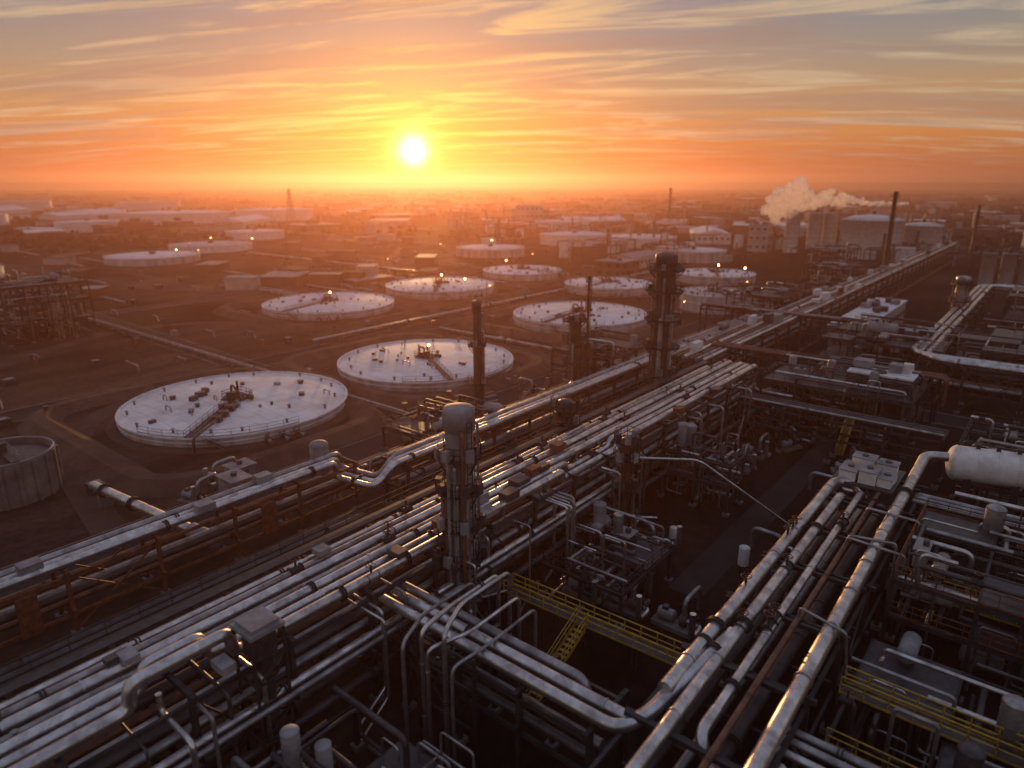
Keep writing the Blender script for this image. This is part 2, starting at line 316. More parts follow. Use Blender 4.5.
for k in range(18): b.valve((random.choice(L3)[0],U(5,95),9.35),.26)
for k in range(16): y=U(0,95); b.box((U(-41,-33),y,9.9),(U(.6,1.4),U(.6,1.8),U(.3,.8)),random.choice(["grey_paint","rust_steel","dark_equipment","dark_equipment"]))
b.box((-41.4,44,9.2),(1.0,110,.06),"dark_equipment"); b.rail([(-41.9,-10,9.25),(-41.9,99,9.25)],"dark_steel",1.1,2,.05)
b.done()
random.seed(12)
b=rack("pipe_rack",'y',-62,-58.4,-14,44,[2.6,6],7.2,"rust_steel",.3)
for l,r,m in[(-58.9,.36,"steel_cladding"),(-59.9,.30,"steel_cladding"),(-60.9,.34,"dull_cladding")]:
    b.pipe([(l,-16,6+r),(l,43-(l+60),6+r),(l,43-(l+60),4.2+r),(l+5.4,44-(l+60),4.2+r),(l+5.4,46.5-(l+60),6+r),(l+5.4,118,6+r)],r,m,seg=14,fl=5)
for l,r,m in[(-59.2,.25,"rust_pipe"),(-60.2,.4,"dark_pipe"),(-61.4,.25,"dull_cladding")]: runs(b,'y',l,2.6,-16,44,r,m)
for y,z in((8,6.9),(13,6.9),(27,6.9),(34,6.9)): b.box((-59.8+U(-1,1),y,z),(1.2,1.6,.7),random.choice(["grey_paint","grey_paint"]))
b.box((-58.2,12,3.5),(.5,1.4,3.4),"rust_steel"); b.box((-58.2,33,3.5),(.5,1.4,3.2),"rust_steel")
b.drum((-62.6,42.4,4.2),(-62.6,42.4,7.4),1.05,"grey_paint",20)
b.done()
b=rack("pipe_rack",'y',-56.6,-52.9,47,165,[3,6],7.2,"dark_steel",.3)
for l,r,m in[(-53.2,.22,"rust_pipe"),(-56.3,.2,"dull_cladding")]: runs(b,'y',l,6,47,165,r,m)
for l,r,m in[(-53.6,.3,"dark_pipe"),(-54.6,.4,"dull_cladding"),(-55.8,.25,"rust_pipe")]: runs(b,'y',l,3,47,165,r,m)
for l in(-53.5,-54.5,-55.5): runs(b,'y',l,6,118.2,165,.3,"dull_cladding")
b.done()
def sleepers(ax,lats,t0,t1,z=.7):
    b=B("pipeline"); P=(lambda l,t,z:(l,t,z)) if ax=='y' else (lambda l,t,z:(t,l,z))
    for l,r,m in lats: b.pipe([P(l,t0,z+r),P(l,t1,z+r)],r,m,fl=8,seg=10)
    lo=min(l for l,_,_ in lats)-.6; hi=max(l for l,_,_ in lats)+.6; t=t0+1
    while t<t1:
        c=P((lo+hi)/2,t,z/2); b.box(c,(hi-lo,.4,z) if ax=='y' else (.4,hi-lo,z),"concrete"); t+=7
    b.done()
random.seed(13)
sleepers('y',[(-50.6,.3,"dark_pipe"),(-51.6,.22,"rust_pipe"),(-52.4,.25,"dull_cladding")],-20,45)
sleepers('y',[(-54.8,.45,"dark_pipe"),(-56.2,.35,"dark_pipe")],-20,42)
sleepers('y',[(-65,.3,"rust_pipe"),(-66,.4,"dark_pipe"),(-67.2,.25,"rust_pipe")],-20,260)
sleepers('x',[(69,.25,"dull_cladding"),(68,.25,"dark_pipe")],-240,-76)
sleepers('x',[(191,.5,"dull_cladding"),(189.6,.4,"rust_pipe")],-330,-195)
sleepers('x',[(118.5,.35,"dull_cladding")],-119,-76)
sleepers('y',[(-131.5,.4,"dull_cladding"),(-132.6,.3,"rust_pipe")],90,280)
b=B("pipeline"); b.pipe([(-84,26,2),(-60.9,28.4,2)],.55,"steel_cladding",fl=5,seg=16); b.drum((-64.5,28,2),(-60.5,28.4,2),.8,"grey_paint",20)
for t in(.1,.5,.85): b.box((-84+23*t,26+2.4*t,.7),(.6,1.4,1.4),"concrete")
b.done()
random.seed(14)
b=rack("pipe_rack",'y',-50.5,-43.5,107,400,[4,7.5],8)
for l,r,m in[(-44,.35,"steel_cladding"),(-45.1,.35,"dull_cladding"),(-46.2,.3,"rust_pipe"),(-47.3,.4,"steel_cladding"),(-48.6,.3,"rust_pipe"),(-49.7,.35,"dull_cladding")]: runs(b,'y',l,7.5,104,400,r,m,seg=8,fl=9)
for l,r,m in[(-44.3,.35,"dark_pipe"),(-46,.45,"dull_cladding"),(-48,.3,"dark_pipe")]: runs(b,'y',l,4,104,400,r,m,seg=8,fl=0)
for k in range(30): y=U(108,390); b.box((U(-50,-44),y,U(8.5,10)),(U(.8,2.5),U(1,4),U(.6,1.8)),random.choice(["grey_paint","rust_steel","white_paint","dark_equipment"]))
b.done()
# --- right rack R
random.seed(15)
b=rack("pipe_rack",'y',-14.4,-7.2,14,72,[4,7.8],7.0)
b.pipe([(-13.6,30.6,8.3),(-13.9,66.5,8.3),(-12.6,67.6,8.3),(-11.2,67.6,7)],.46,"steel_cladding",seg=18,fl=5)
b.pipe([(-12.1,10,8.25),(-12.6,64.3,8.25),(-12.6,65.5,6)],.40,"steel_cladding",seg=18,fl=5)
b.pipe([(-10.7,31,8.2),(-11.3,66,8.2),(-11.3,67,6.5)],.30,"steel_cladding",seg=16,fl=5)
b.pipe([(-9.5,10,8.2),(-10,66.5,8.2)],.2,"rust_pipe",fl=5)
b.pipe([(-10.7,31,8.2),(-10.7,28.6,8.2),(-9.3,28.2,6.6),(-7.2,28.2,6.6),(-7.0,31,6.6)],.34,"steel_cladding",bend=1.6,seg=16,fl=0)
b.pipe([(-7.3,8,8.5),(-8.1,75.5,8.5),(-8.1,78.2,8.8),(-6.2,79,8.8)],.48,"steel_cladding",bend=2.2,seg=18,fl=5)
for l,r,m in[(-13.4,.35,"dark_pipe"),(-12,.3,"dull_cladding"),(-10.4,.45,"dark_pipe"),(-8.6,.3,"rust_pipe")]: runs(b,'y',l,4,12,72,r,m)
for k in range(9): b.valve((random.choice([-12.4,-11,-13.8]),U(34,62),8.3),.28)
for k in range(4):
    y=U(34,66); b.pipe([(-9.8,y,8.4),(-9.8,y,9.0),(-6.4+U(-.4,.8),y+U(-1,1),9.0),(-6.4,y,U(1,5))],U(.08,.14),"dull_cladding",fl=0,seg=8)
for y in range(21,72,7): b.box((-10.9,y+.02,7.97),(7.5,.3,.3),"dark_steel")
b.done()
b=rack("pipe_rack",'x',26.6,30.2,-31,-16,[4.5,7],5)
for i,(yy,r) in enumerate([(27.2,.38),(28.3,.38),(29.4,.32)]):
    if i<2: b.pipe([(-34,yy,7+r),(-14.6+i*.5,yy,7+r),(-13.6,yy+1.6,7.8),(-13.6 if i else -12.9,34,8.25),(-13.6 if i else -12.6,38,8.3)],r,"steel_cladding",bend=1.5,seg=16,fl=4)
    else: b.pipe([(-34,yy,7+r),(-18,yy,7+r),(-18,yy,3)],r,"dull_cladding",seg=16,fl=4)
for yy,r,m in[(27,.3,"dark_pipe"),(28,.35,"dull_cladding"),(29.5,.3,"rust_pipe")]: runs(b,'x',yy,4.5,-33,-16,r,m)
b.done()
random.seed(16); b=B("riser_piping")
for k,(x,y,zt,dx) in enumerate([(-28.3,24.0,8.2,-1.2),(-27.5,24.9,9.0,-.4),(-26.4,24.3,8.5,.9),(-25.8,25.2,9.4,-1.3),(-24.6,24.6,7.9,.3)]):
    r=U(.1,.2)
    b.pipe([(x,y,.2),(x,y,zt),(x+dx,y+U(2,4),zt),(x+dx,y+8,zt),(x+dx,y+8,U(1,4))],r,random.choice(["steel_cladding","dull_cladding","steel_cladding"]),bend=.7,fl=3,seg=10)
for z in(2.5,5.5,7.6): b.beam((-29,25.9,z),(-24,25.9,z),.16,"dark_steel")
for x in(-29,-24): b.beam((x,25.9,0),(x,25.9,8),.2,"dark_steel")
b.done()
# ------------------------------------------------------------ process columns
def column(name,x,y,h,r,plats,m="grey_paint",pr=1.3,seed=0,pipes=4,z0=0,cap=None):
    random.seed(seed); b=B(name,(x,y,0)); cap=cap or m
    b.rev((x,y,z0),[(r*1.15,0),(r*1.15,1.2),(r,2.0),(r,h-z0-1.9)],m,28,cap=False)
    b.rev((x,y,h),[(r,-1.9),(r*1.16,-1.85),(r*1.16,-.4),(r*1.05,-.15),(r*.6,0),(r*.1,.05)],cap,28)
    zz=3
    while zz<h-2: b.rev((x,y,zz),[(r+.04,0),(r+.04,.12)],m,28,cap=False); zz+=2.2
    for z in plats:
        R=r+pr; b.rev((x,y,z),[(r,0),(R,0),(R,.12),(r,.12)],"dark_steel",24,smooth=False,cap=False)
        b.rail([(x+R*math.cos(i/12*6.283),y+R*math.sin(i/12*6.283),z+.1) for i in range(13)],"dark_steel",1.1,1.0,.05)
        for k in range(6): a=k/6*6.283; b.beam((x+r*math.cos(a),y+r*math.sin(a),z-1.2),(x+R*math.cos(a),y+R*math.sin(a),z),.1,"dark_steel")
        for k in range(4): a=U(0,6.28); b.box((x+(r+.6)*math.cos(a),y+(r+.6)*math.sin(a),z+.6),(.5,.6,.9),random.choice(["dark_equipment","grey_paint"]),a)
    b.ladder(x+r+.25,y-.3,1,h-1,"dark_steel",'y')
    for k in range(pipes):
        a=U(0,6.28);q=r+.45; zt=U(h*.5,h-1.5); zb=U(.5,4); px,py=x+q*math.cos(a),y+q*math.sin(a)
        b.pipe([(x+r*.8*math.cos(a),y+r*.8*math.sin(a),zt),(px,py,zt),(px,py,zb),(px+2.5*math.cos(a),py+2.5*math.sin(a),zb)],U(.1,.2),random.choice(["steel_cladding","dull_cladding","rust_pipe"]),bend=.5,fl=0,seg=8)
    return b.done()
column("distillation_column",-33.0,34.5,20.3,1.05,[7.5,10.5,13.4,16.2],seed=1,m="grey_paint",pr=.6,pipes=9)
column("distillation_column",-44,88.8,26.5,1.35,[9,13,17,21,24],seed=2,m="dark_equipment",pipes=6)
column("distillation_column",-61.8,93,15,.9,[7,11,14],seed=3,m="dark_equipment")
column("distillation_column",-68,75.5,19,.6,[6,12],seed=4,m="dark_equipment",pr=.8)
column("distillation_column",-42.3,62,12,.8,[6,9,11],seed=7,m="dark_equipment",pr=.9)
column("distillation_column",-31.3,57,11.5,.5,[6,9,11],seed=6,m="rust_pipe",pr=.8)
column("distillation_column",-18.5,190,15,1.3,[9,13],seed=17,m="dull_cladding",pr=1)
def stack(name,x,y,h,r,m):
    b=B(name,(x,y,0)); b.rev((x,y,0),[(r*1.6,0),(r*1.5,h*.12),(r,h*.3),(r*.8,h-.5),(r*.95,h-.5),(r*.95,h)],m,20); 
    for z in(h*.4,h*.75,h*.95): b.rev((x,y,z),[(r,0),(r*1.8,0),(r*1.8,.15),(r,.15)],"dark_steel",16,smooth=False,cap=False); b.rail([(x+r*1.8*math.cos(i/8*6.283),y+r*1.8*math.sin(i/8*6.283),z) for i in range(9)],"dark_steel",1,1,.05)
    b.ladder(x+r*1.1,y,1,h,"dark_steel",'y'); b.done()
stack("smokestack",-61.6,96.5,21,.28,"dark_equipment")
stack("smokestack",-47.5,255,33,.7,"dark_equipment")
stack("smokestack",-276,556,31,.9,"dark_equipment")
stack("smokestack",-40,420,25,.7,"dark_equipment")
def lattice(x,y,h,w):
    b=B("lattice_tower",(x,y,0)); n=9
    for i in range(n):
        z0,z1=h*i/n,h*(i+1)/n; a,c=w*(1-.8*i/n)/2,w*(1-.8*(i+1)/n)/2
        P0=[(x-a,y-a,z0),(x+a,y-a,z0),(x+a,y+a,z0),(x-a,y+a,z0)];P1=[(x-c,y-c,z1),(x+c,y-c,z1),(x+c,y+c,z1),(x-c,y+c,z1)]
        for k in range(4): b.beam(P0[k],P1[k],.3,"dark_steel"); b.beam(P0[k],P1[(k+1)%4],.18,"dark_steel"); b.beam(P1[k],P1[(k+1)%4],.18,"dark_steel")
    for z in(.75,.88): b.beam((x-w*.6,y,h*z),(x+w*.6,y,h*z),.35,"dark_steel")
    b.cyl((x,y,h),(x,y,h+2.5),.12,"dark_steel",6); b.done()
lattice(-530,351,30,6)
# ------------------------------------------------------------ open process structures
def structure(name,x0,x1,y0,y1,floors,seed,cm="dark_steel",rm="yellow_paint",bay=5,equip=6,seg=12,deck=.6,pm=("steel_cladding","dull_cladding","dark_pipe","dark_pipe"),vert=0):
    random.seed(seed); b=B(name); nx=max(1,round((x1-x0)/bay)); ny=max(1,round((y1-y0)/bay)); top=floors[-1]
    X=[x0+(x1-x0)*i/nx for i in range(nx+1)];Y=[y0+(y1-y0)*i/ny for i in range(ny+1)]
    for x in X:
        for y in Y: b.beam((x,y,0),(x,y,top),.28,cm); b.box((x,y,.15),(.7,.7,.3),"concrete")
    for z in floors:
        for x in X: b.beam((x,y0,z-.15),(x,y1,z-.15),.22,cm,.3)
        for y in Y: b.beam((x0,y,z-.17),(x1,y,z-.17),.22,cm,.3)
        for i in range(nx):
            for j in range(ny):
                if random.random()<deck: b.box(((X[i]+X[i+1])/2,(Y[j]+Y[j+1])/2,z+.04),(X[i+1]-X[i]-.1,Y[j+1]-Y[j]-.1,.06),"dark_equipment")
        b.rail([(x0,y0,z+.07),(x1,y0,z+.07),(x1,y1,z+.07)],rm,1.1,1.6,.06)
        if random.random()<.6: b.rail([(x1,y1,z+.07),(x0,y1,z+.07),(x0,y0,z+.07)],rm,1.1,1.6,.06)
    zs=[0]+list(floors)
    for k in range(equip):
        z=random.choice(zs); x=U(x0+1,x1-1);y=U(y0+1,y1-1);t=random.random()
        if t<.4:
            r=U(.4,.8);L=U(1.5,3); dx,dy=(L,0) if random.random()<.5 else (0,L)
            b.drum((x-dx/2,y-dy/2,z+r+.5),(x+dx/2,y+dy/2,z+r+.5),r,random.choice(["grey_paint","grey_paint","dull_cladding","dark_equipment"]),16); b.box((x,y,z+.3),(.8,.8,.6),"dark_steel")
        elif t<.65: r=U(.4,.8); b.drum((x,y,z+.5),(x,y,z+U(2,3.2)),r,random.choice(["grey_paint","dull_cladding","dark_equipment"]),16)
        else:
            w,d,h=U(.8,2.2),U(.8,2.2),U(.8,2); b.box((x,y,z+h/2+.1),(w,d,h),random.choice(["grey_paint","dark_equipment","dark_equipment"])); b.box((x,y,z+h+.18),(w+.2,d+.2,.1),"grey_paint"); b.box((x+w*.2,y,z+h+.4),(.4,.4,.5),"dark_equipment")
    for k in range(equip*3):
        r=U(.07,.22); x=U(x0-.5,x1+.5);y=U(y0-.5,y1+.5);z=random.choice(zs)+U(.4,2.6); xx=U(x0,x1);yy=U(y0,y1);z2=U(.4,top+1)
        b.pipe([(x,y,z),(xx,y,z),(xx,y,z2),(xx,yy,z2)],r,random.choice(pm),fl=0,seg=8 if seg<12 else 10)
        if random.random()<.3: b.valve(((x+xx)/2,y,z),max(.12,r),'x')
    for k in range(vert):
        x=U(x0,x1);y=U(y0,y1);r=U(.06,.13); zt=U(3,top+3); w=U(1,3)
        b.pipe([(x,y,.2),(x,y,zt),(x+w,y,zt),(x+w,y,.2)],r,random.choice(["steel_cladding","dull_cladding"]),bend=.35,fl=0,seg=8)
        b.beam((x,y,zt*.6),(x+w,y,zt*.6),.08,"dull_cladding")
    return b.done()
structure("process_unit",-33,-13,100.5,113,[4,7.5],21,equip=16,rm="dark_steel",vert=10)
structure("process_unit",-6,10,36,48,[5],22,equip=10,deck=.25,vert=18)
structure("process_unit",-6,10,52,66,[5,8],23,equip=12,deck=.2,vert=18,rm="rust_steel")
structure("process_unit",-6,10,16,30,[4],24,equip=8,deck=.2,vert=14)
structure("process_unit",-32,-24,44,53,[3.2],25,equip=7,deck=.3,vert=6,rm="dark_steel")
structure("process_unit",-6,8,86,100,[4,7],26,equip=10,rm="dark_steel",vert=8)
structure("process_unit",-204,-184,46,64,[4.5,9,13],27,equip=14,rm="dark_steel",vert=8)
structure("process_unit",-236,-216,24,44,[4,8],28,equip=10,rm="dark_steel")
structure("process_unit",-34,-14,134,150,[4.5,8],29,equip=12,rm="dark_steel",vert=8)
structure("process_unit",-66,-52,168,184,[5,9],30,equip=8,rm="dark_steel")
structure("process_unit",-14,20,140,165,[4.5,8],31,equip=14,rm="dark_steel")
structure("process_unit",-10,30,195,225,[5,10],32,equip=14,rm="dark_steel")
structure("process_unit",-64,-52,228,248,[5,10],33,equip=8,rm="dark_steel")
structure("process_unit",-80,-64,275,295,[6,11],34,equip=10,rm="dark_steel")
structure("process_unit",-70,-58,58,72,[3.5],36,equip=8,rm="dark_steel",vert=6)
structure("process_unit",-70,-58,98,112,[3.5,7],37,equip=7,rm="dark_steel")
structure("process_unit",-31,-17,10,22,[3.5],38,equip=9,rm="dark_steel",deck=.2,vert=6)
structure("process_unit",-33,-25,69,73,[3.5,6],39,equip=5,rm="dark_steel",deck=.3,vert=5)
def walkway(pts,w=1.2):
    b=B("walkway")
    for p,q in zip(pts,pts[1:]):
        p=Vector(p);q=Vector(q);d=(q-p).normalized();n=Vector((-d.y,d.x,0))*w/2
        b.beam(p,q,w,"dark_equipment",.1); b.rail([p+n,q+n],h=1.2,w=.08,step=1.3); b.rail([p-n,q-n],h=1.2,w=.08,step=1.3)
        L=(q-p).length
        for k in range(int(L/4)+1):
            c=p+d*min(L,k*4); 
            for s in(-1,1): b.beam((c.x+n.x*s,c.y+n.y*s,0),(c.x+n.x*s,c.y+n.y*s,c.z-.05),.16,"dark_steel")
    b.done()
walkway([(-32,39,3),(-16,39.6,3)]); walkway([(-6.4,56,5.4),(3,56,5.4)]); walkway([(-6.4,41,5.4),(3,41,5.4)])
def stair(x,y0,y1,z1):
    b=B("steel_staircase"); n=int(z1/.2)
    for i in range(n): t=(i+.5)/n; b.box((x,y0+(y1-y0)*t,z1*t),(.9,.28,.04),"yellow_paint")
    for o in(-.5,.5): b.beam((x+o,y0,0),(x+o,y1,z1),.06,"yellow_paint",.25); b.rail([(x+o,y0,.1),(x+o,y1,z1+.1)],w=.06)
    b.done()
stair(-24.5,32.5,39,3); stair(-20,96,100.4,4)
# ------------------------------------------------------------ single items
def drumobj(name,p0,p1,r,m,leg=True):
    b=B(name); b.drum(p0,p1,r,m,36); p0=Vector(p0);p1=Vector(p1)
    for t in(.2,.8):
        c=p0.lerp(p1,t); 
        if leg: b.box((c.x,c.y,(c.z-r*.6)/2),(.7,r*1.5,c.z-r*.6) if abs(p1.x-p0.x)>abs(p1.y-p0.y) else (r*1.5,.7,c.z-r*.6),"dark_steel")
    for t in(.25,.5,.75):
        q=p0.lerp(p1,t); b.cyl((q.x,q.y,q.z+r*.9),(q.x,q.y,q.z+r+.4),.22,"dark_steel",10); b.cyl((q.x,q.y,q.z+r+.4),(q.x,q.y,q.z+r+.5),.34,"dark_steel",12)
    return b.done()
drumobj("horizontal_vessel",(-5.6,80.2,8),(1.2,82,8),1.8,"white_paint")
drumobj("horizontal_vessel",(-3,176,4),(12,180,4),3.3,"white_paint")
drumobj("horizontal_vessel",(-27.5,142,9.6),(-23,142,9.6),1.1,"grey_paint")
b=B("equipment_cabinet"); random.seed(40)
b.box((-11.6,69.8,8.4),(5.4,6.4,.15),"dark_equipment")
for cx,cy,w,d,h in[(-13,68.5,1.5,2.6,.9),(-11.3,68.3,1.5,2.2,1.2),(-9.8,68.6,1.2,2.4,.8),(-12.4,71.4,2,1.6,1.2),(-10.3,71.5,1.7,1.5,1.0)]:
    b.box((cx,cy,8.5+h/2),(w,d,h),"white_paint",U(-.05,.05)); b.box((cx,cy,8.55+h),(w+.16,d+.16,.1),"grey_paint"); b.cyl((cx,cy,8.6+h),(cx,cy,8.75+h),.3,"dark_equipment",12)
b.done()
b=B("junction_box"); X0,Y0=-33.0,17.2; b.box((X0,Y0,11.3),(2.2,2.2,.25),"grey_paint"); b.box((X0,Y0,11.55),(1.8,1.8,.25),"grey_paint"); b.box((X0,Y0,10.3),(1.4,1.4,1.8),"dark_equipment"); b.box((X0+.3,Y0,4.7),(.7,.7,9.4),"dark_steel")
for s in(-1,1): b.beam((X0+s,Y0-1,0),(X0+s,Y0-1,11.1),.16,"dark_steel"); b.beam((X0+s,Y0+1,0),(X0+s,Y0+1,11.1),.16,"dark_steel")
for z in(2,4,6,8): b.beam((X0-1,Y0-1,z),(X0+1,Y0-1,z+1.5),.1,"dark_steel"); b.beam((X0+1,Y0-1,z),(X0+1,Y0+1,z+1.5),.1,"dark_steel"); b.beam((X0-1,Y0-1,z),(X0+1,Y0-1,z),.12,"dark_steel"); b.beam((X0+1,Y0-1,z),(X0+1,Y0+1,z),.12,"dark_steel")
b.done()
b=B("brace_pipe"); b.pipe([(-33,58.5,8.4),(-26.6,64,8),(-18.5,70.5,.4)],.13,"steel_cladding",bend=1,fl=0); b.box((-18.5,70.5,.2),(.8,.8,.4),"concrete"); b.done()
b=B("vertical_drum"); b.drum((-19.2,58.9,.9),(-19.2,58.9,2.6),.5,"white_paint",20)
for k in range(3): a=k*2.1; b.beam((-19.2+.4*math.cos(a),58.9+.4*math.sin(a),0),(-19.2+.4*math.cos(a),58.9+.4*math.sin(a),1),.1,"dark_steel")
b.done()
b=B("vertical_drum"); b.drum((-27,60,.6),(-27,60,1.6),.4,"white_paint",20); b.box((-27,60,.2),(1,1,.4),"concrete"); b.done()
def pump(x,y,rz,seed):
    random.seed(seed); b=B("pump_skid"); b.box((x,y,.2),(3.6,1.6,.4),"concrete",rz); c,s=math.cos(rz),math.sin(rz); Q=lambda a,d,z:(x+a*c-d*s,y+a*s+d*c,z)
    b.drum(Q(-1.3,0,1),Q(-.1,0,1),.5,"grey_paint",16); b.cyl(Q(0,0,1),Q(.6,0,1),.12,"dark_steel",8); b.cyl(Q(.6,0,1),Q(1.1,0,1),.55,"dark_equipment",16)
    b.pipe([Q(.85,0,1.4),Q(.85,0,2.8),Q(.85,3,2.8),Q(.85,3,.5)],.22,"dull_cladding",fl=0); b.pipe([Q(1.1,0,1),Q(2.4,0,1),Q(2.4,-2,1),Q(2.4,-2,3.4)],.25,"steel_cladding",fl=0); b.valve(Q(1.8,0,1),.22,'x'); b.box(Q(-.8,.0,1.6),(.5,.5,.3),"dark_equipment",rz); b.done()
for i,(x,y,r) in enumerate([(-29,46,.0),(-25,46.5,0),(-29,51,1.57),(-20.5,47,0),(-74.5,33,.3),(-78,37,.1),(-29,77,0),(-29,82,.2),(-29,88,0),(-64,50,0),(-69,90,1.57),(-26,94,1.2),(-16.5,80,1.57),(-70,120,0),(-28,56,1.2),(-17,62,1.5),(-17.5,90,.4)]): pump(x,y,r,50+i)
b=B("equipment_shelter"); random.seed(4)
for cx,cy,w,d,h in[(-72.2,37,3.4,2.4,2.6),(-76.3,40,2.4,2.8,2.0)]:
    b.box((cx,cy,h/2),(w,d,h),"grey_paint"); b.box((cx,cy,h+.08),(w+.4,d+.4,.16),"grey_paint"); b.box((cx+w/2+.03,cy,h*.42),(.05,.9,h*.8),"dark_equipment")
    b.cyl((cx,cy,h+.1),(cx,cy,h+.6),.35,"dark_equipment",12)
b.done()
random.seed(60)
b=rack("pipe_rack",'y',-19.6,-15.2,133,234,[7],9)
for i,l in enumerate((-16,-17.3,-18.6)): b.pipe([(30,128+i*1.4,8.0),(l,128+i*1.4,8.0),(l,236-i*1.2,8.0),(40,236-i*1.2,8.0)],.45,"steel_cladding",bend=5,seg=14,fl=8)
b.done()
b=rack("pipe_rack",'x',126.8,132.5,-10,30,[4,7.5],8); runs(b,'x',131.8,7.5,-14,30,.3,"dull_cladding"); runs(b,'x',128,4,-14,30,.4,"dull_cladding"); runs(b,'x',130,4,-14,30,.4,"rust_pipe"); b.done()
b=rack("pipe_rack",'x',114,118,-50,-12,[5,8],8)
for yy in(114.6,115.6,116.6): b.pipe([(-47,yy,8.3),(-11,yy,8.3),(-11,yy,4)],.26,random.choice(["dull_cladding","rust_pipe"]),fl=7)
b.done()
b=rack("pipe_rack",'x',152.5,156,-66,-20,[5,8],8)
for yy in(153,154,155): runs(b,'x',yy,8,-66,-20,.28,random.choice(["rust_pipe","dull_cladding"]))
b.done()
b=rack("pipe_rack",'x',92,95,-33,-8,[4,6.5],7); random.seed(61)
for yy in(92.5,93.5,94.5): runs(b,'x',yy,6.5,-33,-8,.2,random.choice(["dark_pipe","dull_cladding"]))
b.done()
b=rack("pipe_rack",'x',68.6,71,-8,14,[5,7],7)
for yy in(69,70,70.8): b.pipe([(-7.5,yy,7.3),(6,yy,7.3),(6,yy,2),(14,yy,2)],.24,"dull_cladding")
b.done()
b=rack("pipe_rack",'x',31.5,34,-8,14,[4,6.5],7)
for yy in(32,33,33.8): runs(b,'x',yy,6.5,-8,14,.24,random.choice(["steel_cladding","dull_cladding"]))
b.done()
# ------------------------------------------------------------ buildings
def building(name,x,y,w,d,h,rz,wm="wall_light",rm="grey_paint",units=4,seed=0,storeys=1,pitched=False):
    random.seed(seed); b=B(name); c,s=math.cos(rz),math.sin(rz); Q=lambda a,e,z:(x+a*c-e*s,y+a*s+e*c,z)
    b.box((x,y,h/2),(w,d,h),wm,rz)
    if pitched:
        b.add([Q(-w/2-.4,-d/2-.4,h),Q(w/2+.4,-d/2-.4,h),Q(w/2+.4,d/2+.4,h),Q(-w/2-.4,d/2+.4,h),Q(0,-d/2-.4,h+w*.12),Q(0,d/2+.4,h+w*.12)],[(0,4,5,3),(1,2,5,4),(0,1,4),(2,3,5)],rm)
    else:
        b.box((x,y,h+.12),(w+.5,d+.5,.24),rm,rz)
        for k in range(units): b.box(Q(U(-w,w)*.38,U(-d,d)*.38,h+.8),(U(1.2,2.5),U(1.2,2.5),1.2),random.choice(["white_paint","dark_equipment","grey_paint"]),rz)
    for st in range(storeys):
        z=h*(st+.55)/storeys
        for sgn in(-1,1):
            n=int(d/3.2)
            for k in range(n): b.box(Q(sgn*(w/2+.02),-d/2+(k+.5)*d/n,z),(.06,1.5,min(1.3,h/storeys*.45)),"window_glass",rz)
            n=int(w/3.2)
            for k in range(n): b.box(Q(-w/2+(k+.5)*w/n,sgn*(d/2+.02),z),(1.5,.06,min(1.3,h/storeys*.45)),"window_glass",rz)
    return b.done()
building("equipment_building",-35,180,7,46,6,0,"wall_light","white_paint",10,1)
building("equipment_building",-18,107,8,5,2.2+7.5,0,"dark_equipment","white_paint",3,2)
building("equipment_building",-28,124,6,6,5,0,"wall_light","grey_paint",3,3)
building("refinery_building",-354,460,22,30,18,rad(39),"wall_light","wall_light",4,4,3)
building("refinery_building",-380,480,16,16,14,rad(39),"wall_light","wall_light",4,5,3)
building("boiler_house",-133,378,10,14,14,rad(10),"wall_light","grey_paint",4,6,3)
building("warehouse",-520,300,24,60,7,rad(39),"white_paint","white_paint",0,7,1,True)
building("warehouse",-700,250,24,70,8,rad(20),"white_paint","white_paint",0,17,1,True)
building("warehouse",-840,220,30,60,9,rad(39),"white_paint","white_paint",0,18,1,True)
building("warehouse",-300,470,22,50,7,rad(-30),"wall_light","white_paint",0,8,1,True)
building("warehouse",-180,420,20,46,6,rad(30),"white_paint","white_paint",0,9,1,True)
building("warehouse",-150,500,22,50,7,rad(30),"wall_light","white_paint",0,10,1,True)
building("warehouse",-420,560,30,60,8,rad(39),"wall_light","wall_dark",0,12,1,True)
building("warehouse",-150,272,12,26,5,0,"wall_light","grey_paint",0,13,1,True)
building("control_building",-140,240,12,14,6,0,"wall_dark","grey_paint",3,14,2)
def silo(x,y,R,h,m="white_paint"):
    b=B("storage_silo",(x,y,0)); b.rev((x,y,0),[(R,0),(R,h),(R*1.02,h),(R*1.02,h+.4),(R*.6,h+R*.14),(.05,h+R*.2)],m,56,cap=False)
    z=2.5
    while z<h: b.ringtube((x,y,z),R+.03,.1,"grey_paint",48,ts=5); z+=2.5
    b.rail([(x+R*math.cos(i/14*6.283),y+R*math.sin(i/14*6.283),h+.4) for i in range(15)],"grey_paint",1.1,2,.07)
    b.ladder(x+R+.3,y-1,0,h+1,"dark_steel",'y'); b.rev((x,y,h+R*.18),[(.8,0),(.8,1.2),(1,1.2),(.2,1.8)],"dark_equipment",12); b.done()
silo(-79,380,14.0,18); silo(-60,400,9,15); silo(-10,420,10,12)
for x,y in((-108,388),(-102,394),(-117,380)): silo(x,y,3.6,20,"white_paint")
for k in range(7): silo(-22+k*5.5,292+k*2.4,2.2,12,"wall_light")
for k in range(6): silo(-6+k*6,330+k*4,2.6,10,"wall_light")
